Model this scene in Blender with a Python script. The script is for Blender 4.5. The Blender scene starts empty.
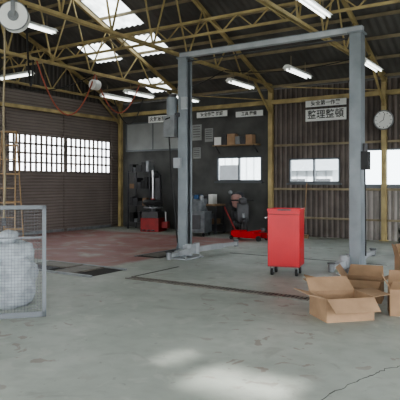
import bpy, math, random
from mathutils import Vector, Matrix, noise
random.seed(4)
D=bpy.data
# ---------------------------------------------------------------- materials
def mat(name, col, rough=0.6, var=0.25, scale=4.0, metal=0.0, bump=0.0, wave=None, waveamt=0.5, emit=0):
    m=D.materials.new(name); m.use_nodes=True; nt=m.node_tree; N=nt.nodes; L=nt.links
    b=N['Principled BSDF']; b.inputs['Roughness'].default_value=rough; b.inputs['Metallic'].default_value=metal
    g=N.new('ShaderNodeNewGeometry')
    n=N.new('ShaderNodeTexNoise'); n.inputs['Scale'].default_value=scale; n.inputs['Detail'].default_value=6
    L.new(g.outputs['Position'],n.inputs['Vector'])
    r=N.new('ShaderNodeValToRGB'); r.color_ramp.elements[0].position=0.3; r.color_ramp.elements[1].position=0.7
    d=[c*(1-var) for c in col]; u=[min(1,c*(1+var*0.6)) for c in col]
    r.color_ramp.elements[0].color=(*d,1); r.color_ramp.elements[1].color=(*u,1)
    L.new(n.outputs['Fac'],r.inputs['Fac']); out=r.outputs['Color']
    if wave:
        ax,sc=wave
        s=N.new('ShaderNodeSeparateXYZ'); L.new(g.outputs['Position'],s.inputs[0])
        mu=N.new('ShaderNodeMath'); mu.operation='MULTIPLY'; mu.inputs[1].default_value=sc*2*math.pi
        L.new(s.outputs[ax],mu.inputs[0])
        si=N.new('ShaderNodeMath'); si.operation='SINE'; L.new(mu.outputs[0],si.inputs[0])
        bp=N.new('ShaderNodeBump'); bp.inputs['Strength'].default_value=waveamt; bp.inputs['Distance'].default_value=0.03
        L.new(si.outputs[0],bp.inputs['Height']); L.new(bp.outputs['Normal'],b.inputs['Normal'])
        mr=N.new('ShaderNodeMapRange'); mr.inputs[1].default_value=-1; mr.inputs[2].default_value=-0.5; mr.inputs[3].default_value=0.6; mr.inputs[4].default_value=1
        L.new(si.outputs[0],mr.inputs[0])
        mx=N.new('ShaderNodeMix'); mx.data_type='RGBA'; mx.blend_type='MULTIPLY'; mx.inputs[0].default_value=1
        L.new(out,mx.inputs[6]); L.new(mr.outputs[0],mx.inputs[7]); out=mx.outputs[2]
    elif bump:
        bp=N.new('ShaderNodeBump'); bp.inputs['Strength'].default_value=bump; bp.inputs['Distance'].default_value=0.02
        L.new(n.outputs['Fac'],bp.inputs['Height']); L.new(bp.outputs['Normal'],b.inputs['Normal'])
    L.new(out,b.inputs['Base Color'])
    if emit:
        b.inputs['Emission Color'].default_value=(0.95,1,0.97,1); b.inputs['Emission Strength'].default_value=emit
    return m
YEL=mat('steel_yellow_paint',(0.42,0.335,0.165),0.55,0.35,3)
YEL2=mat('purlin_paint',(0.27,0.225,0.145),0.6,0.3,3)
ROOF=mat('roof_sheet',(0.12,0.115,0.107),0.8,0.35,1.2)
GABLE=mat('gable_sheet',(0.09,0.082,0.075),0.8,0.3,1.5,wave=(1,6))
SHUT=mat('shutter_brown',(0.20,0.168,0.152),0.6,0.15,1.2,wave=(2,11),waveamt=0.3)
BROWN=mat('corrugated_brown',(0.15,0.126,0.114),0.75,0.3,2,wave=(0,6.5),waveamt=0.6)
BROWN_LIT=mat('corrugated_brown_lit',(0.36,0.33,0.31),0.75,0.2,2,wave=(0,6.5),waveamt=0.5)  # lighter copy of the brown sheet; daylight at the right end is in the colour
DKWALL=mat('wall_dark_board',(0.10,0.10,0.097),0.8,0.3,2)
OUTW=mat('plain_wall',(0.3,0.29,0.27),0.8,0.2,1)
BOARD=mat('board_grey',(0.28,0.29,0.285),0.6,0.15,2)
LIFT=mat('lift_grey_paint',(0.225,0.25,0.27),0.42,0.2,3)
LIFTL=mat('lift_light_grey',(0.38,0.40,0.42),0.42,0.2,3)
RED=mat('red_enamel',(0.54,0.008,0.016),0.38,0.1,3)
DRED=mat('dark_red_paint',(0.30,0.02,0.02),0.45,0.3,5)
BLK=mat('black_rubber',(0.02,0.02,0.021),0.6,0.2,6)
DGR=mat('dark_grey_metal',(0.06,0.06,0.065),0.45,0.25,6)
GRY=mat('grey_metal',(0.24,0.25,0.26),0.4,0.25,6,metal=0.3)
CHR=mat('bare_steel',(0.5,0.5,0.5),0.3,0.1,6,metal=0.9)
WHT=mat('white_enamel',(0.72,0.73,0.71),0.45,0.06,3)
TUBE=mat('fluorescent_tube',(0.8,0.8,0.8),0.3,0,3,emit=3)
CARD=mat('cardboard',(0.36,0.235,0.145),0.85,0.2,5)
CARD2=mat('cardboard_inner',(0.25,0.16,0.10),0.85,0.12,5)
WOOD=mat('old_wood',(0.30,0.20,0.11),0.7,0.3,6)
TARP=mat('grey_tarp',(0.13,0.14,0.15),0.6,0.4,7,bump=0.5)
SACK=mat('white_sack',(0.38,0.41,0.44),0.7,0.3,9,bump=0.6)
CLOTH=mat('pink_cloth',(0.42,0.25,0.22),0.85,0.2,7,bump=0.5)
DCLOTH=mat('dark_cloth',(0.05,0.052,0.06),0.85,0.3,7,bump=0.5)
INK=mat('ink',(0.02,0.02,0.02),0.6,0,3)
CAB=mat('red_cable',(0.38,0.10,0.06),0.5,0.1,3)
ALU=mat('window_alu',(0.13,0.14,0.15),0.4,0.1,3,metal=0.4)
BLUE=mat('blue_plastic',(0.06,0.14,0.3),0.4,0.1,3)
PLATE=mat('steel_plate',(0.16,0.145,0.125),0.5,0.4,5,bump=0.3)
PITSHADE=mat('pit_shade',(0.03,0.028,0.026),0.8,0.3,5)  # dark colour on flat slabs imitates the shade inside pits and drain
JOINT=mat('joint_stain',(0.10,0.10,0.092),0.8,0.4,5)
ASPH=mat('asphalt',(0.22,0.22,0.21),0.9,0.2,2)
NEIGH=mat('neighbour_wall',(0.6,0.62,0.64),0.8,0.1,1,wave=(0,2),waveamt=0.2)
def glass(name,col,mixf):
    m=D.materials.new(name); m.use_nodes=True; nt=m.node_tree; N=nt.nodes; L=nt.links
    t=N.new('ShaderNodeBsdfTransparent'); t.inputs[0].default_value=(*col,1)
    b=N['Principled BSDF']; b.inputs['Base Color'].default_value=(0.5,0.53,0.55,1); b.inputs['Roughness'].default_value=0.25
    b.inputs['Specular IOR Level'].default_value=0.2
    mx=N.new('ShaderNodeMixShader'); mx.inputs[0].default_value=mixf
    L.new(t.outputs[0],mx.inputs[1]); L.new(b.outputs[0],mx.inputs[2]); L.new(mx.outputs[0],N['Material Output'].inputs[0]); return m
GLASSC=glass('window_glass',(0.92,0.95,0.96),0.08)
def skymat():
    m=D.materials.new('translucent_sheet'); m.use_nodes=True; nt=m.node_tree; N=nt.nodes; L=nt.links
    t=N.new('ShaderNodeBsdfTranslucent')
    g=N.new('ShaderNodeNewGeometry')
    n=N.new('ShaderNodeTexNoise'); n.inputs['Scale'].default_value=3; n.inputs['Detail'].default_value=4
    L.new(g.outputs['Position'],n.inputs['Vector'])
    r=N.new('ShaderNodeValToRGB'); r.color_ramp.elements[0].position=.3; r.color_ramp.elements[1].position=.7
    r.color_ramp.elements[0].color=(.3,.31,.3,1); r.color_ramp.elements[1].color=(.7,.72,.71,1)
    L.new(n.outputs['Fac'],r.inputs['Fac']); L.new(r.outputs['Color'],t.inputs[0])
    L.new(t.outputs[0],N['Material Output'].inputs[0]); return m
SKY=skymat()
def floormat():
    m=D.materials.new('painted_concrete'); m.use_nodes=True; nt=m.node_tree; N=nt.nodes; L=nt.links
    b=N['Principled BSDF']; g=N.new('ShaderNodeNewGeometry'); P=g.outputs['Position']
    def noi(s,d=5,dist=0):
        n=N.new('ShaderNodeTexNoise'); n.inputs['Scale'].default_value=s; n.inputs['Detail'].default_value=d; n.inputs['Distortion'].default_value=dist
        L.new(P,n.inputs['Vector']); return n.outputs['Fac']
    def mr(v,a,c,o0=0,o1=1):
        r=N.new('ShaderNodeMapRange'); r.clamp=True
        for i,x in zip((1,2,3,4),(a,c,o0,o1)): r.inputs[i].default_value=x
        L.new(v,r.inputs[0]); return r.outputs[0]
    def mul(a,c):
        k=N.new('ShaderNodeMath'); k.operation='MULTIPLY'; L.new(a,k.inputs[0])
        if isinstance(c,float): k.inputs[1].default_value=c
        else: L.new(c,k.inputs[1])
        return k.outputs[0]
    def mix(f,a,c):
        k=N.new('ShaderNodeMix'); k.data_type='RGBA'; L.new(f,k.inputs[0])
        for i,x in ((6,a),(7,c)):
            if isinstance(x,tuple): k.inputs[i].default_value=(*x,1)
            else: L.new(x,k.inputs[i])
        return k.outputs[2]
    base=mix(mr(noi(0.7,6,0.5),0.35,0.65),(0.325,0.352,0.318),(0.42,0.447,0.408))
    base=mix(mr(noi(5,9),0.44,0.76,0,0.42),base,(0.24,0.25,0.225))
    base=mix(mr(noi(2.2,9,1.5),0.58,0.64,0,0.35),base,(0.48,0.49,0.45))
    base=mix(mr(noi(1.3,10,2.5),0.61,0.70,0,0.4),base,(0.22,0.215,0.195))
    base=mix(mr(noi(14,6,0.3),0.66,0.74,0,0.5),base,(0.19,0.185,0.17))
    s=N.new('ShaderNodeSeparateXYZ'); L.new(P,s.inputs[0])
    rm=mul(mr(s.outputs[0],-6.75,-6.95),mr(s.outputs[1],7.45,7.6)); rm=mul(rm,mr(s.outputs[1],13.3,12.9))
    rm=mul(rm,mr(noi(1.6,8,0.8),0.68,0.50,0.3,0.9))
    base=mix(rm,base,(0.31,0.125,0.115))
    spots=mul(mr(noi(4.3,9,0.6),0.61,0.63,0,0.65),mr(noi(0.55,2),0.48,0.57))
    base=mix(spots,base,(0.24,0.185,0.16))
    L.new(base,b.inputs['Base Color']); L.new(mr(noi(1.5,5),0.3,0.7,0.42,0.62),b.inputs['Roughness'])
    bp=N.new('ShaderNodeBump'); bp.inputs['Strength'].default_value=0.15; bp.inputs['Distance'].default_value=0.02
    L.new(noi(4,6),bp.inputs['Height']); L.new(bp.outputs[0],b.inputs['Normal'])
    return m
FLOOR=floormat()
# ---------------------------------------------------------------- builder
class B:
    def __init__(s,M=None): s.v=[];s.f=[];s.mi=[];s.ms=[];s.M=M or Matrix.Identity(4)
    def m(s,mt):
        if mt not in s.ms: s.ms.append(mt)
        return s.ms.index(mt)
    def add(s,vs,fs,mt):
        o=len(s.v); k=s.m(mt)
        s.v+= [s.M@Vector(v) for v in vs]; s.f+=[tuple(i+o for i in f) for f in fs]; s.mi+=[k]*len(fs)
    def box(s,c,d,mt,R=None):
        c=Vector(c); vs=[]
        for x in(-.5,.5):
            for y in(-.5,.5):
                for z in(-.5,.5):
                    p=Vector((x*d[0],y*d[1],z*d[2]))
                    if R: p=R@p
                    vs.append(c+p)
        s.add(vs,[(0,1,3,2),(4,6,7,5),(0,4,5,1),(2,3,7,6),(0,2,6,4),(1,5,7,3)],mt)
    def bb(s,x0,x1,y0,y1,z0,z1,mt): s.box(((x0+x1)/2,(y0+y1)/2,(z0+z1)/2),(x1-x0,y1-y0,z1-z0),mt)
    def beam(s,a,b,w,h,mt):
        a=Vector(a);b=Vector(b);d=b-a;l=d.length;d.normalize()
        up=Vector((0,0,1)) if abs(d.z)<0.95 else Vector((1,0,0))
        x=d.cross(up).normalized();z=x.cross(d)
        R=Matrix((x,d,z)).transposed(); s.box((a+b)/2,(w,l,h),mt,R)
    def cyl(s,a,b,r,mt,n=16,r2=None):
        a=Vector(a);b=Vector(b);d=(b-a).normalized();up=Vector((0,0,1)) if abs(d.z)<0.95 else Vector((1,0,0))
        x=d.cross(up).normalized();y=x.cross(d); r2=r if r2 is None else r2; vs=[]
        for i in range(n):
            t=2*math.pi*i/n;q=x*math.cos(t)+y*math.sin(t); vs+=[a+q*r,b+q*r2]
        fs=[(2*i,2*((i+1)%n),2*((i+1)%n)+1,2*i+1) for i in range(n)]
        fs+=[tuple(2*i for i in range(n))[::-1],tuple(2*i+1 for i in range(n))]
        s.add(vs,fs,mt)
    def torus(s,c,ax,R,r,mt,n=28,k=10):
        c=Vector(c);d=Vector(ax).normalized();up=Vector((0,0,1)) if abs(d.z)<0.95 else Vector((1,0,0))
        x=d.cross(up).normalized();y=x.cross(d);vs=[];fs=[]
        for i in range(n):
            t=2*math.pi*i/n;q=x*math.cos(t)+y*math.sin(t)
            for j in range(k):
                u=2*math.pi*j/k; vs.append(c+q*(R+r*math.cos(u))+d*r*math.sin(u))
        for i in range(n):
            for j in range(k): fs.append((i*k+j,((i+1)%n)*k+j,((i+1)%n)*k+(j+1)%k,i*k+(j+1)%k))
        s.add(vs,fs,mt)
    def blob(s,c,d,mt,amp=0.1,fr=3,box=0.6,n=28,k=16,seed=0):
        c=Vector(c);vs=[];fs=[]
        for i in range(k+1):
            th=math.pi*i/k
            for j in range(n):
                ph=2*math.pi*j/n
                p=Vector((math.sin(th)*math.cos(ph),math.sin(th)*math.sin(ph),math.cos(th)))
                mxx=max(abs(p.x),abs(p.y),abs(p.z)); p=p*(1-box)+p/mxx*box
                w=Vector((p.x*d[0]/2,p.y*d[1]/2,p.z*d[2]/2))
                w*=1+amp*noise.noise(w*fr+Vector((seed,seed*2,0)))*2
                w.z=max(w.z,-d[2]/2+0.002); vs.append(c+w)
        for i in range(k):
            for j in range(n): fs.append((i*n+j,(i+1)*n+j,(i+1)*n+(j+1)%n,i*n+(j+1)%n))
        s.add(vs,fs,mt)
    def path(s,pts,r,mt,n=8):
        for a,b in zip(pts[:-1],pts[1:]): s.cyl(a,b,r,mt,n)
    def finish(s,name,bevel=0,smooth=False):
        me=D.meshes.new(name)
        xs=[v.x for v in s.v];ys=[v.y for v in s.v];zs=[v.z for v in s.v]
        o=Vector(((min(xs)+max(xs))/2,(min(ys)+max(ys))/2,min(zs)))
        me.from_pydata([v-o for v in s.v],[],s.f)
        for mt in s.ms: me.materials.append(mt)
        for p,k in zip(me.polygons,s.mi): p.material_index=k; p.use_smooth=smooth
        me.update()
        ob=D.objects.new(name,me); ob.location=o; bpy.context.scene.collection.objects.link(ob)
        if bevel:
            bm=ob.modifiers.new('b','BEVEL'); bm.width=bevel; bm.segments=2; bm.limit_method='ANGLE'
        return ob
def T(x,y,z=0,rz=0): return Matrix.Translation((x,y,z))@Matrix.Rotation(math.radians(rz),4,'Z')
# ---------------------------------------------------------------- shell
XL,XR,YF,YB=-13.0,4.5,-2.85,14.85; EH=4.15; SL=0.38; YR=6.0
def rh(y): return EH+SL*(YB-y) if y>=YR else EH+SL*(y-YF)
b=B(); b.bb(XL-.1,XR+.1,YF-.1,YB+.1,-0.15,0,FLOOR); b.finish('floor')
b=B(); b.bb(-60,60,-60,60,-0.3,-0.16,ASPH); b.finish('ground_outside')
def wallgrid(b,u0,u1,z0,z1,ops,fn,matf):
    us=sorted({u0,u1,*[o[0] for o in ops],*[o[1] for o in ops]}); 
    for a,c in zip(us[:-1],us[1:]):
        mid=(a+c)/2; seg=[o for o in ops if o[0]<mid<o[1]]
        zs=sorted({z0,z1,*[o[2] for o in seg],*[o[3] for o in seg]})
        for p,q in zip(zs[:-1],zs[1:]):
            zm=(p+q)/2
            if any(o[2]<zm<o[3] for o in seg): continue
            fn(b,a,c,p,q,matf(mid,zm))
backops=[(-9.02,-7.46,1.55,2.3),(-6.6,-5.1,1.5,2.2),(-4.5,-1.2,1.42,2.4)]
b=B()
wallgrid(b,XL-.1,XR+.1,0,EH+.06,backops+[(-7.2,-7.19,5,6)],lambda b,a,c,p,q,m:b.bb(a,c,YB,YB+.1,p,q,m),lambda u,z: (BROWN_LIT if (u>-4.6 and z<1.5) else BROWN) if u>-7.2 else DKWALL)
b.finish('wall_back')
ops=[]
n=21
for i in range(n):
    y0=10.22+i*0.2
    for r in range(4):
        z0=1.86+r*0.27; ops.append((round(y0,3),round(y0+.125,3),round(z0,3),round(z0+.215,3)))
b=B()
wallgrid(b,YF-.1,YB+.1,0,EH,ops,lambda b,a,c,p,q,m:b.bb(XL-.02,XL,a,c,p,q,m),lambda u,z:SHUT)
for x in (XL-.02,XL):
    b.add([(x,YF,EH),(x,YB,EH),(x,YB,EH+.12),(x,YR,rh(YR)+.12),(x,YF,EH+.12)],[(0,1,2,3,4)],GABLE)
for y in (10.15,12.3,14.45): b.bb(XL,XL+.04,y-.05,y+.05,0,3.6,SHUT)
b.bb(XL,XL+.03,10.2,14.45,0,.09,GRY)
b.finish('wall_left')
b=B()
wallgrid(b,YF-.1,YB+.1,0,EH,[(-2.2,11.5,0.0,3.2),(12.2,14.3,0,2.6)],lambda b,a,c,p,q,m:b.bb(XR,XR+.1,a,c,p,q,m),lambda u,z:OUTW)  # large unseen opening added to bring daylight to the back
for x in (XR,XR+.1): b.add([(x,YF,EH),(x,YB,EH),(x,YB,EH+.12),(x,YR,rh(YR)+.12),(x,YF,EH+.12)],[(0,1,2,3,4)],GABLE)
b.finish('wall_right')
b=B()
wallgrid(b,XL-.1,XR+.1,0,EH+.12,[(-12.5,4.0,0,3.0),(-2.42,-1.62,3.66,3.93),(-2.92,-2.68,3.88,4.02)],lambda b,a,c,p,q,m:b.bb(a,c,YF-.05,YF,p,q,m),lambda u,z:OUTW)  # small high openings are unseen, added and sized to cast the floor sun patches
b.finish('wall_front')
skyl=[(-10.15,-9.1,9.4,11.35),(-10.15,-9.1,11.75,12.6),(-11.9,-10.9,11.75,12.6),(-11.2,-10.3,13.7,14.45),(-4.7,-3.9,10.9,11.5),(-7,-6,-1,4),(-2,-1,-1,4),(0,1,7,12),(-12,-11,0,4)]  # front-slope and far-right panels are unseen, added to let in more light
def insky(x,y): return any(a<x<c and p<y<q for a,c,p,q in skyl)
b=B()
ys=sorted({YF-.02,YR,YB+.3,*[o[2] for o in skyl],*[o[3] for o in skyl]})
st=0.045; nx=int((XR-XL+.4)/st)
for ya,yb in zip(ys[:-1],ys[1:]):
    vs=[];fR=[];fS=[]
    for i in range(nx+1):
        x=XL-.2+i*st; z=0.018*math.sin(2*math.pi*x/0.18)
        vs+=[(x,ya,rh(ya)+.14+z),(x,yb,rh(yb)+.14+z)]
    for i in range(nx):
        x=XL-.2+(i+.5)*st
        (fS if insky(x,(ya+yb)/2) else fR).append((2*i,2*i+2,2*i+3,2*i+1))
    o=len(b.v); b.add(vs,[],ROOF)
    for f in fR: b.f.append(tuple(k+o for k in f)); b.mi.append(b.m(ROOF))
    for f in fS: b.f.append(tuple(k+o for k in f)); b.mi.append(b.m(SKY))
b.finish('ceiling',smooth=True)
def truss(x):
    b=B(); hb=4.32
    for dx in (-.035,.035):
        b.beam((x+dx,YF+.05,hb),(x+dx,YB-.05,hb),.03,.06,YEL)
    b.beam((x,YB-.05,rh(YB)-.02),(x,YR,rh(YR)-.02),.08,.09,YEL)
    b.beam((x,YF+.05,rh(YF)-.02),(x,YR,rh(YR)-.02),.08,.09,YEL)
    N=7
    for sgn,y0 in ((1,YB),(-1,YF)):
        L=abs(YR-y0)
        for i in range(1,N+1):
            ya=y0-sgn*L*(i-0.5)/N; yb=y0-sgn*L*i/N; yc=y0-sgn*L*(i-1)/N
            b.beam((x,ya,hb),(x,yb,rh(yb)-.03),.03,.03,YEL)
            b.beam((x,ya,hb),(x,yc,rh(yc)-.03),.03,.03,YEL)
    return b.finish('roof_truss')
XT=[-12.9,-10.1,-7.1,-3.9,-0.8,2.2]
for x in XT: truss(x)
b=B()
y=YB-.15
while y>YF:
    b.beam((XL+.01,y,rh(y)+.07),(XR-.01,y,rh(y)+.07),.05,.07,YEL2); y-=0.78
b.finish('roof_purlins')
def lattice(y,z,x0=XL+.12,x1=XR-.12,h=0.3):
    b=B(); b.beam((x0,y,z),(x1,y,z),.05,.05,YEL); b.beam((x0,y,z+h),(x1,y,z+h),.05,.05,YEL)
    x=x0;k=0
    while x<x1-.3:
        b.beam((x,y,z+(h if k%2 else 0)),(x+.35,y,z+(0 if k%2 else h)),.025,.025,YEL); x+=.35;k+=1
    return b.finish('lattice_girder')
lattice(9.9,4.62); lattice(7.0,5.0)
for x in (-12.88,-10.1,-7.14,-3.9,-0.8,2.2):
    b=B(); b.bb(x-.06,x+.06,YB-.14,YB-.01,0,4.28,YEL)
    b.bb(x-.1,x+.1,YB-.19,YB-.005,0,.02,YEL)
    b.beam((x,YB-.1,3.5),(x,YB-1.1,4.3),.05,.05,YEL)
    b.finish('steel_column')
for y in (6.5,3.0):
    b=B(); b.bb(XL+.005,XL+.08,y-.035,y+.035,0,4.28,YEL2); b.finish('steel_column')
b=B(); b.bb(XL+.01,XR,YB-.12,YB-.01,3.78,3.9,YEL); b.finish('trim_1')
b=B(); b.bb(XL+.01,XL+.1,YF,YB,3.62,3.72,YEL); b.finish('trim_2')
b=B(); b.bb(-7.05,XR,YB-.07,YB-.005,2.55,2.61,YEL2); b.bb(-7.05,XR,YB-.07,YB-.005,1.3,1.36,YEL2); b.bb(-7.05,XR,YB-.06,YB-.005,.5,.55,YEL2); b.finish('trim_3')
b=B()
b.beam((-10.1,YB-.12,4.3),(-7.14,YB-.12,3.9),.03,.03,YEL); b.beam((-7.14,YB-.12,4.3),(-3.9,YB-.12,3.9),.03,.03,YEL); b.finish('trim_4')
for i,(x0,x1,z0,z1) in enumerate(backops):
    b=B(); t=.045; y=YB+.02
    b.bb(x0,x1,y-.03,y+.05,z0,z0+t,ALU); b.bb(x0,x1,y-.03,y+.05,z1-t,z1,ALU)
    k=2 if x1-x0<2 else 3
    for j in range(k+1):
        x=x0+(x1-x0-t)*j/k; b.bb(x,x+t,y-.03,y+.05,z0,z1,ALU)
    b.bb(x0+t,x1-t,y,y+.005,z0+t,z1-t,GLASSC)
    b.bb(x0-.05,x1+.05,YB-.08,YB,z0-.05,z0,ALU)
    b.finish('window_%d'%(i+1))
# outside
b=B()
b.bb(-26,-14.5,30,36,-.16,4.4,NEIGH); b.add([(-26.5,29.5,4.3),(-14,29.5,4.3),(-14,33,6.3),(-26.5,33,6.3)],[(0,1,2,3)],DGR)
for x in (-24,-21,-18): b.bb(x,x+1.4,29.95,30,1.2,2.6,DGR)
b.finish('neighbour_building')
b=B()
b.bb(-12.5,-9.3,26,31,-.16,2.2,NEIGH); b.add([(-13,25.5,2.1),(-8.9,25.5,2.1),(-8.9,28.5,2.8),(-13,28.5,2.8)],[(0,1,2,3)],GRY)
for x in (-11.5,-10.2): b.bb(x,x+.8,25.95,26,.9,1.7,DGR)
b.finish('neighbour_building')
# ---------------------------------------------------------------- lift
b=B()
LX,RX,LY,PH=-6.37,-2.89,9.26,3.98
for px,s in ((LX,1),(RX,-1)):
    b.bb(px-s*.09-.012,px-s*.09+.012,LY-.105,LY+.105,0.02,PH,LIFT)
    for sy in(-1,1):
        b.bb(px-.09,px+.09,LY+sy*.10-.012,LY+sy*.10+.012,.02,PH,LIFT)
        b.bb(px+s*.09-.01,px+s*.09+.01,LY+sy*.08-.028,LY+sy*.08+.028,.02,PH,LIFT)
    b.bb(px-.25,px+.25,LY-.3,LY+.3,0,.025,LIFTL)
    for ax in(-.2,.2):
        for ay in(-.25,.25): b.cyl((px+ax,LY+ay,.02),(px+ax,LY+ay,.06),.02,CHR,8)
    for sy in(-1,1): b.add([(px-s*.09,LY+sy*.11,.025),(px-s*.09,LY+sy*.27,.025),(px-s*.09,LY+sy*.11,.35)],[(0,1,2)],LIFT)
    b.bb(px-.06,px+.06,LY-.07,LY+.07,.1,.9,DGR)
    b.bb(px+s*.12-.06+s*.02,px+s*.12+.06+s*.02,LY-.2,LY+.2,.1,.28,LIFTL)
    for sy,ln in((-1,.85 if s>0 else .62),(1,1.7)):
        ex=px+s*.22; a=Vector((px+s*.18,LY+sy*.15,.17)); e=Vector((ex,LY+sy*ln,.15))
        b.cyl((a.x,a.y,.08),(a.x,a.y,.3),.06,LIFTL,14)
        m_=a.lerp(e,.6); b.beam(a,m_,.12,.1,LIFTL); b.beam(a.lerp(e,.4),e,.085,.07,LIFTL)
        b.cyl((e.x,e.y,.08),(e.x,e.y,.21),.05,GRY,14); b.cyl((e.x,e.y,.21),(e.x,e.y,.23),.065,DGR,16)
    b.bb(px-.13,px+.13,LY-.13,LY+.13,PH,PH+.03,LIFT)
b.bb(LX-.1,RX+.1,LY-.06,LY+.06,PH+.03,PH+.12,LIFTL)
b.bb(LX-.1,RX+.1,LY-.075,LY+.075,PH+.118,PH+.13,LIFT)
b.cyl((LX+.15,LY-.12,PH-.08),(RX-.15,LY-.12,PH-.08),.015,DGR,8)
px,py=LX-.25,LY-.1
b.bb(px-.13,px+.13,py-.12,py+.12,2.42,2.85,GRY); b.cyl((px,py,2.85),(px,py,3.22),.11,LIFT,20); b.cyl((px,py,3.22),(px,py,3.28),.09,DGR,20)
b.bb(px-.05,px+.2,py-.05,py+.05,2.82,2.9,DGR); b.cyl((px+.05,py-.15,2.8),(px+.05,py-.3,2.75),.012,BLK,8)
b.bb(LX-.15,LX+.0,LY-.2,LY-.11,1.8,2.0,LIFTL); b.bb(LX+.02,LX+.14,LY-.18,LY-.11,2.95,3.2,LIFTL)
b.path([(px,py-.1,2.42),(px+.02,py-.05,1.6),(px+.1,py,.6),(LX-.12,LY-.05,.1)],.014,BLK)
b.bb(RX+.10,RX+.21,LY-.12,LY+.05,1.72,2.02,BLK); b.cyl((RX+.16,LY-.08,2.02),(RX+.16,LY-.08,2.15),.04,DGR)
b.path([(RX+.16,LY-.1,1.72),(RX+.18,LY-.12,1.1),(RX+.16,LY-.05,.3)],.012,BLK)
b.finish('two_post_car_lift',bevel=.004)
# floor channel & hatch
b=B()
b.bb(-5.75,-2.75,6.74,6.88,.0,.008,PITSHADE); 
x=-5.72
while x<-2.78: b.bb(x,x+.03,6.74,6.88,.008,.014,PLATE); x+=.06
b.bb(-5.77,-2.73,6.72,6.74,0,.016,PLATE); b.bb(-5.77,-2.73,6.88,6.90,0,.016,PLATE)
b.finish('drain_channel')
b=B()
b.bb(-2.78,-2.74,6.95,9.0,0,.004,JOINT); b.bb(-5.8,-5.76,6.95,8.2,0,.004,JOINT); b.bb(-6.0,-2.7,10.4,10.44,0,.004,JOINT); b.finish('floor_joint')
b=B()
b.bb(-8.15,-6.35,6.55,7.35,0,.006,PITSHADE); b.bb(-8.15,-7.3,6.95,7.35,.006,.03,PLATE); b.bb(-7.2,-6.75,6.6,7.3,.006,.03,PLATE); b.bb(-8.2,-6.3,7.35,7.4,0,.03,GRY); b.bb(-8.2,-6.3,6.5,6.55,0,.03,GRY)
for k in range(9): b.bb(-8.1+k*.08,-8.06+k*.08,6.6,6.9,.006,.025,DGR)
b.finish('pit_cover')
b=B(); b.bb(-7.3,-6.75,8.9,10.6,0,.007,PITSHADE); b.bb(-7.25,-6.85,9.0,9.7,.007,.02,PLATE); b.bb(-7.35,-7.3,8.85,10.65,0,.02,GRY); b.finish('pit_cover')
def crack(pts):
    b=B(); out=[]
    for a,c in zip(pts[:-1],pts[1:]):
        for i in range(12):
            t=i/12; out.append((a[0]+(c[0]-a[0])*t+random.uniform(-.016,.016),a[1]+(c[1]-a[1])*t+random.uniform(-.016,.016)))
    for a,c in zip(out[:-1],out[1:]): b.beam((*a,.001),(*c,.001),random.uniform(.003,.009),.003,JOINT)
    b.finish('floor_crack')
crack([(-1.45,3.5),(-1.32,4.2),(-1.2,4.6),(-1.0,5.0),(-.6,5.4)])
# ---------------------------------------------------------------- tool cabinet
b=B(T(-3.83,8.5,0,13))
w,d=.52,.42
b.bb(-w/2,w/2,-d/2,d/2,.16,1.05,RED)
b.bb(-w/2-.008,w/2+.008,-d/2-.008,-d/2+.02,1.05,1.085,RED); b.bb(-w/2-.008,w/2+.008,d/2-.02,d/2+.008,1.05,1.085,RED)
for s in(-1,1): b.bb(s*w/2-.012,s*w/2+.012,-d/2,d/2,1.05,1.085,RED)
b.bb(-.1,.12,-d/2-.011,-d/2-.007,1.055,1.08,DGR)
b.bb(-w/2+.004,w/2-.004,-d/2-.006,-d/2,.17,.985,RED)
b.bb(-w/2+.004,w/2-.004,-d/2-.003,-d/2,.985,1.0,DRED)
b.bb(-w/2,w/2,-d/2-.004,-d/2+.01,.145,.165,DRED)
for z0,z1 in((.2,.45),(.46,.6),(.61,.73),(.74,.84),(.85,.95)):
    b.bb(-w/2+.015,w/2-.015,d/2,d/2+.014,z0,z1,RED); b.bb(-w/2+.04,w/2-.04,d/2+.014,d/2+.024,z1-.025,z1-.01,CHR)
b.cyl((-w/2-.05,-d/2+.06,.93),(-w/2-.05,d/2-.06,.93),.012,CHR)
for y in(-d/2+.06,d/2-.06): b.cyl((-w/2,y,.93),(-w/2-.05,y,.93),.01,CHR,8)
for sx in(-1,1):
    for sy in(-1,1):
        x,y=sx*(w/2-.06),sy*(d/2-.06)
        b.bb(x-.035,x+.035,y-.035,y+.035,.145,.16,GRY); b.bb(x-.028,x-.02,y-.03,y+.03,.05,.145,GRY); b.bb(x+.02,x+.028,y-.03,y+.03,.05,.145,GRY)
        b.cyl((x-.018,y,.055),(x+.018,y,.055),.055,BLK,18)
b.finish('tool_cabinet',bevel=.004)
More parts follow.
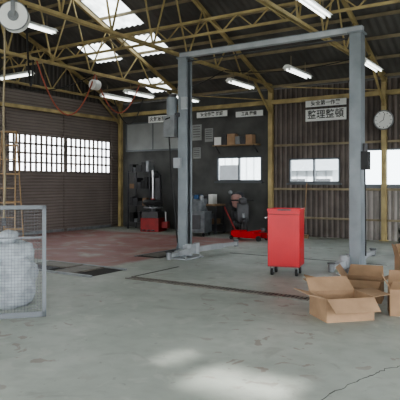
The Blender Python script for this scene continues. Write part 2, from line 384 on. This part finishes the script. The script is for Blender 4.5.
# ---------------------------------------------------------------- cardboard boxes
def cbox(x,y,rz,w,d,h,flaps,z=0,closed=False):
    b=B(T(x,y,z,rz)); t=.006
    b.bb(-w/2,w/2,-d/2,d/2,0,t,CARD)
    for s in(-1,1):
        b.bb(s*w/2-t/2,s*w/2+t/2,-d/2,d/2,0,h,CARD); b.bb(-w/2,w/2,s*d/2-t/2,s*d/2+t/2,0,h,CARD)
    if closed: 
        b.bb(-w/2,w/2,-d/2,d/2,h,h+t,CARD); b.bb(-w/2,w/2,-.025,.025,h+t,h+t+.002,CARD2)
    else:
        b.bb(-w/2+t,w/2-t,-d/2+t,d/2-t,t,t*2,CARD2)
        fl=min(w,d)/2*.95
        for k,an in zip(('f','b','l','r'),flaps):
            a=math.radians(an); dz=math.sin(a)*fl; dh=math.cos(a)*fl
            if k in'fb':
                s=-1 if k=='f' else 1
                p=[(-w/2,s*d/2,h),(w/2,s*d/2,h),(w/2-.02,s*(d/2+dh),h+dz),(-w/2+.02,s*(d/2+dh),h+dz)]
                nn=Vector((0,-s*math.sin(a),math.cos(a)))*t
            else:
                s=-1 if k=='l' else 1
                p=[(s*w/2,-d/2,h),(s*w/2,d/2,h),(s*(w/2+dh),d/2-.02,h+dz),(s*(w/2+dh),-d/2+.02,h+dz)]
                nn=Vector((-s*math.sin(a),0,math.cos(a)))*t
            q=[Vector(v)+nn for v in p]
            b.add(p+q,[(0,1,2,3),(4,7,6,5),(0,4,5,1),(1,5,6,2),(2,6,7,3),(3,7,4,0)],CARD)
    return b.finish('cardboard_box')
cbox(-2.09,6.12,46,.56,.44,.25,(-35,40,15,5))
cbox(-1.50,6.70,18,.42,.36,.30,(40,65,60,-40))
cbox(-2.66,7.30,60,.42,.34,.14,(30,10,50,20))
cbox(-2.16,7.20,10,.46,.38,.27,(-20,45,55,25))
cbox(-1.62,7.60,25,.42,.38,.52,(60,60,75,50))
cbox(-1.1,7.05,5,.44,.42,.40,(),closed=True)
cbox(-1.1,7.05,14,.38,.34,.26,(60,45,70,60),z=.41)
# ---------------------------------------------------------------- left mesh panel, sack, ladder, reel
c0=Vector((-5.70,3.43,0)); c1=Vector((-4.88,4.34,0)); dd=(c1-c0).normalized()
W=(c1-c0).length; Hs=1.25
M=Matrix.Translation(c0)@Matrix.Rotation(math.atan2(dd.y,dd.x),4,'Z')@Matrix.Rotation(math.radians(-5),4,'X')
b=B(M); t=.045
b.bb(0,W,-.02,.02,0,.06,ALU); b.bb(0,W,-.02,.02,Hs-t,Hs,ALU); b.bb(0,t,-.02,.02,0,Hs,ALU); b.bb(W-t,W,-.02,.02,0,Hs,ALU)
b.bb(t,W-t,-.012,.012,Hs*.70,Hs*.70+.02,ALU)
x=t
while x<W-t: b.bb(x-.0014,x+.0014,-.0018,.0018,.06,Hs-t,ALU); x+=.035
z=.06
while z<Hs-t: b.bb(t,W-t,-.003,.0006,z-.0014,z+.0014,ALU); z+=.035
b.finish('wire_mesh_panel')
b=B(T(-5.70,4.50,0,48)); b.blob((0,0,.30),(.62,.5,.60),SACK,.14,6,.7); b.blob((.02,0,.66),(.5,.4,.26),SACK,.16,7,.5,seed=3); b.blob((-.02,.02,.84),(.22,.2,.16),SACK,.2,9,.3,seed=4)
b.finish('white_sack',smooth=True)
b=B(T(-9.15,7.2,0,40)); Lh=2.5
for s in(-1,1):
    for y0 in(-1,1):
        b.beam((s*.2,y0*.5,0),(s*.13,y0*.03,Lh),.032,.022,WOOD)
for k in range(1,9):
    z=k*.28; f=z/Lh; x=.2-.07*f; y=-.5+.47*f
    b.bb(-x,x,y-.03,y+.03,z-.009,z+.009,WOOD); 
    if k%2==0: b.bb(-x,x,-y-.01,-y+.01,z-.015,z+.015,WOOD)
b.bb(-.15,.15,-.08,.08,Lh-.01,Lh+.02,WOOD)
b.finish('step_ladder')
b=B(T(-7.0,5.6,4.02,40))
b.cyl((0,-.09,0),(0,-.07,0),.22,WHT,32); b.cyl((0,.07,0),(0,.09,0),.22,WHT,32); b.cyl((0,-.07,0),(0,.07,0),.15,BLK,24); b.cyl((0,-.11,0),(0,-.09,0),.08,GRY,20)
b.torus((0,-.08,0),(0,1,0),.215,.012,GRY)
b.bb(-.03,.03,-.13,.13,.22,.3,GRY); b.bb(-.03,.03,.09,.13,-.02,.3,GRY); b.bb(-.03,.03,-.13,-.11,-.02,.3,GRY)
b.path([(-.14,0,-.05)]+[(-.15+.01*math.sin(k),0,-.05-k*.3) for k in range(1,11)],.016,YEL2); b.cyl((-.15,0,-3.17),(-.15,0,-3.05),.03,DGR)
b.finish('hose_reel')
def cable(pts,r=.012,m=BLK,name='hanging_cable',pul=False):
    b=B(); P=[]
    for (a,c,sag) in pts:
        a=Vector(a);c=Vector(c)
        for i in range(15):
            t=i/14; p=a.lerp(c,t); p.z-=sag*4*t*(1-t); P.append(p)
    P=[p for i,p in enumerate(P) if i==0 or (p-P[i-1]).length>1e-4]
    b.path(P,r,m,6)
    if pul: b.cyl((-10.1,10.5,4.02),(-10.1,10.7,4.02),.13,WHT,20); b.cyl((-10.1,10.6,4.1),(-10.1,10.6,4.3),.015,GRY,8)
    b.finish(name)
cable([((-10.1,8.7,4.3),(-10.1,10.6,4.3),1.15),((-10.1,10.6,4.3),(-10.1,12.4,4.3),.9)],r=.018,m=CAB,pul=True)
cable([((-12.9,9.6,4.3),(-10.1,10.5,4.25),.35)])
cable([((-10.1,12.5,4.3),(-7.1,12.0,4.3),.3),((-7.1,12,4.3),(-3.9,12.4,4.3),.15)])
cable([((-7.1,5.9,4.3),(-10.1,8.6,4.3),.9)],r=.016,m=BLK)
cable([((-11.5,12.8,4.25),(-11.4,14.2,4.25),.9)],r=.016,m=BLK)
def lamp(x,y,z,rz=0,tilt=0,L=1.25):
    M=Matrix.Translation((x,y,z))@Matrix.Rotation(math.radians(rz),4,'Z')@Matrix.Rotation(math.radians(tilt),4,'X')
    b=B(M)
    b.add([(-.11,-L/2,0),(.11,-L/2,0),(.04,-L/2,.07),(-.04,-L/2,.07),(-.11,L/2,0),(.11,L/2,0),(.04,L/2,.07),(-.04,L/2,.07)],[(0,1,2,3),(7,6,5,4),(0,4,5,1),(1,5,6,2),(2,6,7,3),(3,7,4,0)],WHT)
    for s in(-.05,.05):
        b.cyl((s,-L/2+.05,-.025),(s,L/2-.05,-.025),.016,TUBE,10)
        for e in(-1,1): b.bb(s-.02,s+.02,e*(L/2-.03)-.02,e*(L/2-.03)+.02,-.05,0,WHT)
    for e in(-.4,.4): b.cyl((0,e,.07),(0,e,.3),.008,YEL2,6)
    return b.finish('fluorescent_lamp')
for a in [(-11,12.45,4.0),(-10.35,12.7,4.08),(-6.9,12.55,4.02),(-5.0,11.75,3.98),(-3.5,12.2,4.05),(-3.5,8.9,4.45),(-9.2,7.8,4.75),(-9.2,13.4,3.95)]: lamp(*a)
lamp(-11.6,9.3,4.2,90)
# ---------------------------------------------------------------- signs, clock, board
def sign(x,z,w,h,txt,size,y=YB-.16):
    b=B(); b.bb(x-w/2,x+w/2,y-.02,y,z-h/2,z+h/2,WHT); b.bb(x-w/2-.01,x+w/2+.01,y,y+.02,z-h/2-.01,z+h/2+.01,GRY)
    ob=b.finish('wall_sign')
    try:
        cu=D.curves.new('t','FONT'); cu.body=txt; cu.size=size; cu.align_x='CENTER'; cu.align_y='CENTER'; cu.extrude=.001; cu.offset=.002
        to=D.objects.new('tmp',cu); bpy.context.scene.collection.objects.link(to); bpy.context.view_layer.update()
        me=D.meshes.new_from_object(to); D.objects.remove(to)
        me.materials.clear(); me.materials.append(INK)
        o=D.objects.new('lettering',me); bpy.context.scene.collection.objects.link(o)
        o.parent=ob; o.rotation_euler=(math.pi/2,0,0)
        o.location=Vector((x,y-.024,z))-ob.location
    except Exception as e: print(e)
sign(-5.45,3.37,1.15,.32,'整理整頓',.26)
sign(-5.45,3.69,1.15,.17,'安全第一作業',.14)
sign(-9.1,3.62,1.1,.17,'安全作業 確認',.13)
sign(-11.2,3.60,.75,.22,'火気厳禁',.16)
sign(-7.8,3.55,.9,.16,'工具 整備',.12)
b=B(); y=YB-.2; cx,cz=-3.88,3.12
b.cyl((cx,y+.05,cz),(cx,y-.02,cz),.25,DGR,36); b.cyl((cx,y-.02,cz),(cx,y-.025,cz),.225,WHT,36); b.torus((cx,y-.02,cz),(0,1,0),.24,.018,GRY,36)
b.beam((cx,y-.03,cz),(cx+.03,y-.03,cz+.17),.012,.008,INK); b.beam((cx,y-.03,cz),(cx-.1,y-.03,cz-.06),.016,.008,INK)
for k in range(12):
    a=k*math.pi/6; b.cyl((cx+.19*math.sin(a),y-.026,cz+.19*math.cos(a)),(cx+.19*math.sin(a),y-.03,cz+.19*math.cos(a)),.012,INK,8)
b.finish('wall_clock')
y9=YB-.002
b=B(); b.bb(-12.6,-10.3,YB-.05,y9,2.62,3.5,BOARD); b.bb(-12.65,-10.25,YB-.07,y9,2.57,2.62,ALU); b.bb(-12.65,-10.25,YB-.07,y9,3.5,3.55,ALU); b.bb(-10.3,-10.25,YB-.07,y9,2.6,3.5,ALU);b.bb(-12.65,-12.6,YB-.07,y9,2.6,3.5,ALU)
b.bb(-11.5,-11.47,YB-.06,y9,2.6,3.5,ALU)
b.finish('notice_board')
for (x,z,w,h) in ((-9.75,3.1,.35,.5),(-9.3,3.0,.3,.42),(-9.75,2.45,.28,.35)):
    b=B(); b.bb(x-w/2,x+w/2,YB-.02,YB-.001,z-h/2,z+h/2,BOARD)
    for k in range(5): b.bb(x-w*.4,x+w*.35,YB-.023,YB-.02,z+h*.35-k*h*.16,z+h*.35-k*h*.16+.015,INK)
    b.finish('posted_notice')
b=B(); b.bb(-9.0,-7.5,YB-.3,YB-.005,2.62,2.65,WOOD)
for x in (-8.9,-7.6): b.beam((x,YB-.03,2.4),(x,YB-.28,2.62),.03,.03,DGR)
xx=-8.95
while xx<-7.7:
    w=random.uniform(.12,.3); h=random.uniform(.15,.34); b.bb(xx,xx+w-.02,YB-.27,YB-.05,2.65,2.65+h,random.choice([WHT,DGR,CARD,BOARD,DGR,GRY])); xx+=w
b.finish('wall_shelf')
# ---------------------------------------------------------------- back equipment
b=B(T(-9.15,14.3,0))
b.bb(-.6,.6,-.28,.28,.82,.87,WOOD)
for sx in(-.56,.56):
    for sy in(-.24,.24): b.bb(sx-.03,sx+.03,sy-.03,sy+.03,0,.82,DGR)
b.bb(-.58,.58,-.26,.26,.25,.28,DGR)
for i in range(5):
    h=random.uniform(.12,.3); x=-.55+i*.22; b.bb(x,x+.17,-.2,.15,.28,.28+h,random.choice([DGR,CARD2,GRY]))
for i in range(4):
    h=random.uniform(.1,.32); x=-.55+i*.26; b.bb(x,x+.15,-.1,.15,.87,.87+h,random.choice([DGR,GRY,BLUE,WHT,DRED]))
b.finish('workbench')
b=B(T(-11.6,14.4,0))
for sx in(-.45,.45):
    for sy in(-.2,.2): b.bb(sx-.02,sx+.02,sy-.02,sy+.02,0,1.9,DGR)
for z in(.2,.75,1.3,1.85):
    b.bb(-.47,.47,-.22,.22,z,z+.02,DGR)
    x=-.42
    while x<.3:
        w=random.uniform(.12,.25);h=random.uniform(.12,.38); b.bb(x,x+w-.02,-.16,.15,z+.02,z+.02+h,random.choice([DGR,GRY,CARD2,BLK,DGR,DGR])); x+=w
b.finish('storage_rack')
b=B(T(-10.75,13.9,0,15))
b.bb(-.3,.3,-.35,.35,.0,.42,DRED); b.bb(-.27,.27,-.32,.32,.42,.62,DGR); b.cyl((0,-.05,.62),(0,-.05,.72),.12,DGR); b.cyl((0,-.05,.72),(0,-.05,.76),.3,GRY,24)
for k in range(4):
    a=k*math.pi/2; b.bb(.2*math.cos(a)-.04,.2*math.cos(a)+.04,-.05+.2*math.sin(a)-.04,-.05+.2*math.sin(a)+.04,.76,.82,DGR)
b.bb(-.08,.08,.3,.46,0,1.75,DGR); b.beam((0,.38,1.72),(0,-.1,1.72),.1,.1,DGR); b.cyl((0,-.08,1.0),(0,-.08,1.9),.03,CHR,12); b.bb(-.05,.05,-.14,-.02,.93,1.02,DRED)
b.torus((0,-.05,.9),(0,0,1),.24,.09,BLK); b.bb(.3,.5,-.1,.1,.1,.3,DRED); b.cyl((.4,0,.3),(.4,0,.6),.03,CHR)
for k in range(3): b.bb(-.2+k*.15,-.12+k*.15,-.5,-.35,.04,.07,DGR)
b.finish('tire_changer',bevel=.01)
b=B(T(-8.85,13.35,0,10)); b.bb(-.42,.42,-.28,.28,0.1,.7,TARP); b.blob((-.05,0,.82),(.75,.5,.45),TARP,.12,5,.75,seed=5); b.bb(-.3,.3,-.3,-.28,.2,.6,DGR); b.cyl((.25,-.1,.95),(.25,-.1,1.15),.06,GRY)
for sx in(-.35,.35):
    for sy in(-.2,.2): b.cyl((sx-.02,sy,.05),(sx+.02,sy,.05),.05,BLK)
b.finish('covered_machine',bevel=.02)
b=B(T(-7.75,14.0,0,-50))
for x in(-.6,.6): b.torus((x,0,.27),(0,1,0),.21,.06,BLK); b.cyl((x,-.05,.27),(x,.05,.27),.12,GRY)
b.blob((-.4,0,.58),(.6,.3,.32),DGR,.05,3,.5); b.blob((-.35,0,.8),(.6,.28,.14),BLK,.04,3,.6); b.bb(-.1,.35,-.14,.14,.28,.34,DGR)
b.beam((.6,0,.3),(.42,0,1.0),.07,.07,GRY); b.blob((.46,0,.68),(.16,.36,.6),DGR,.04,3,.6); b.blob((.6,0,.48),(.4,.14,.12),DGR,.03,3,.5)
b.cyl((.4,-.32,1.02),(.4,.32,1.02),.018,BLK); b.blob((.46,0,1.0),(.18,.24,.2),DGR,.03,3,.4); b.cyl((.38,-.3,1.02),(.36,-.32,1.2),.006,GRY,6); b.cyl((.36,-.33,1.24),(.37,-.33,1.24),.06,GRY)
b.blob((-.35,0,1.02),(.45,.42,.42),DCLOTH,.2,5,.4,seed=8); b.blob((.1,-.1,.98),(.3,.3,.36),CLOTH,.2,6,.4,seed=2)
b.finish('motor_scooter',smooth=True)
b=B(T(-6.95,13.1,0,-8))
for s in(-1,1):
    b.bb(-.5,.45,s*.14-.012,s*.14+.012,.06,.2,RED)
    b.cyl((.42,s*.17,.07),(.42,s*.22,.07),.07,BLK); b.cyl((-.48,s*.15,.05),(-.48,s*.19,.05),.05,BLK)
b.bb(-.5,-.2,-.14,.14,.08,.24,RED); b.beam((-.2,0,.17),(.42,0,.27),.14,.05,RED); b.cyl((.42,0,.27),(.42,0,.33),.07,DGR); b.cyl((-.45,0,.2),(-.85,0,.85),.016,DRED); b.bb(-.1,.1,-.05,.05,.12,.2,CHR)
b.finish('trolley_jack')
def tirestack(x,y,n):
    b=B(T(x,y,0))
    for k in range(n): b.torus((random.uniform(-.02,.02),random.uniform(-.02,.02),.1+k*.2),(0,0,1),.22,.1,BLK); b.cyl((0,0,.05+k*.2),(0,0,.15+k*.2),.14,GRY,16)
    b.finish('tire_stack',smooth=True)
tirestack(-2.6,12.2,3); tirestack(-1.9,11.2,3)
b=B(T(-5.9,14.5,0)) 
b.cyl((-.05,-.2,0.05),(-.1,.2,1.5),.014,WOOD); b.bb(-.2,.1,-.26,-.14,0,.1,WOOD); b.finish('push_broom')
# ---------------------------------------------------------------- light
w=D.worlds.new('World'); bpy.context.scene.world=w; w.use_nodes=True
N=w.node_tree.nodes; bg=N['Background']; bg.inputs[0].default_value=(0.93,0.97,1.0,1); bg.inputs[1].default_value=6.0
sl=D.lights.new('sun','SUN'); sl.energy=12; sl.angle=math.radians(1.8); sl.color=(1,.98,.94)
so=D.objects.new('sun',sl); bpy.context.scene.collection.objects.link(so)
sd=Vector((0,1,-.58)); so.rotation_euler=sd.to_track_quat('-Z','Y').to_euler(); so.location=(0,-20,15)
try: bpy.context.scene.view_settings.look='AgX - Medium High Contrast'
except Exception as e: print(e)
cam=D.cameras.new('camera'); co=D.objects.new('camera',cam); bpy.context.scene.collection.objects.link(co)
co.location=(0,0,1.5); co.rotation_euler=(math.pi/2,0,math.radians(33)); cam.sensor_width=36; cam.lens=560/400*36; cam.shift_y=-17/400; cam.clip_end=300
bpy.context.scene.camera=co
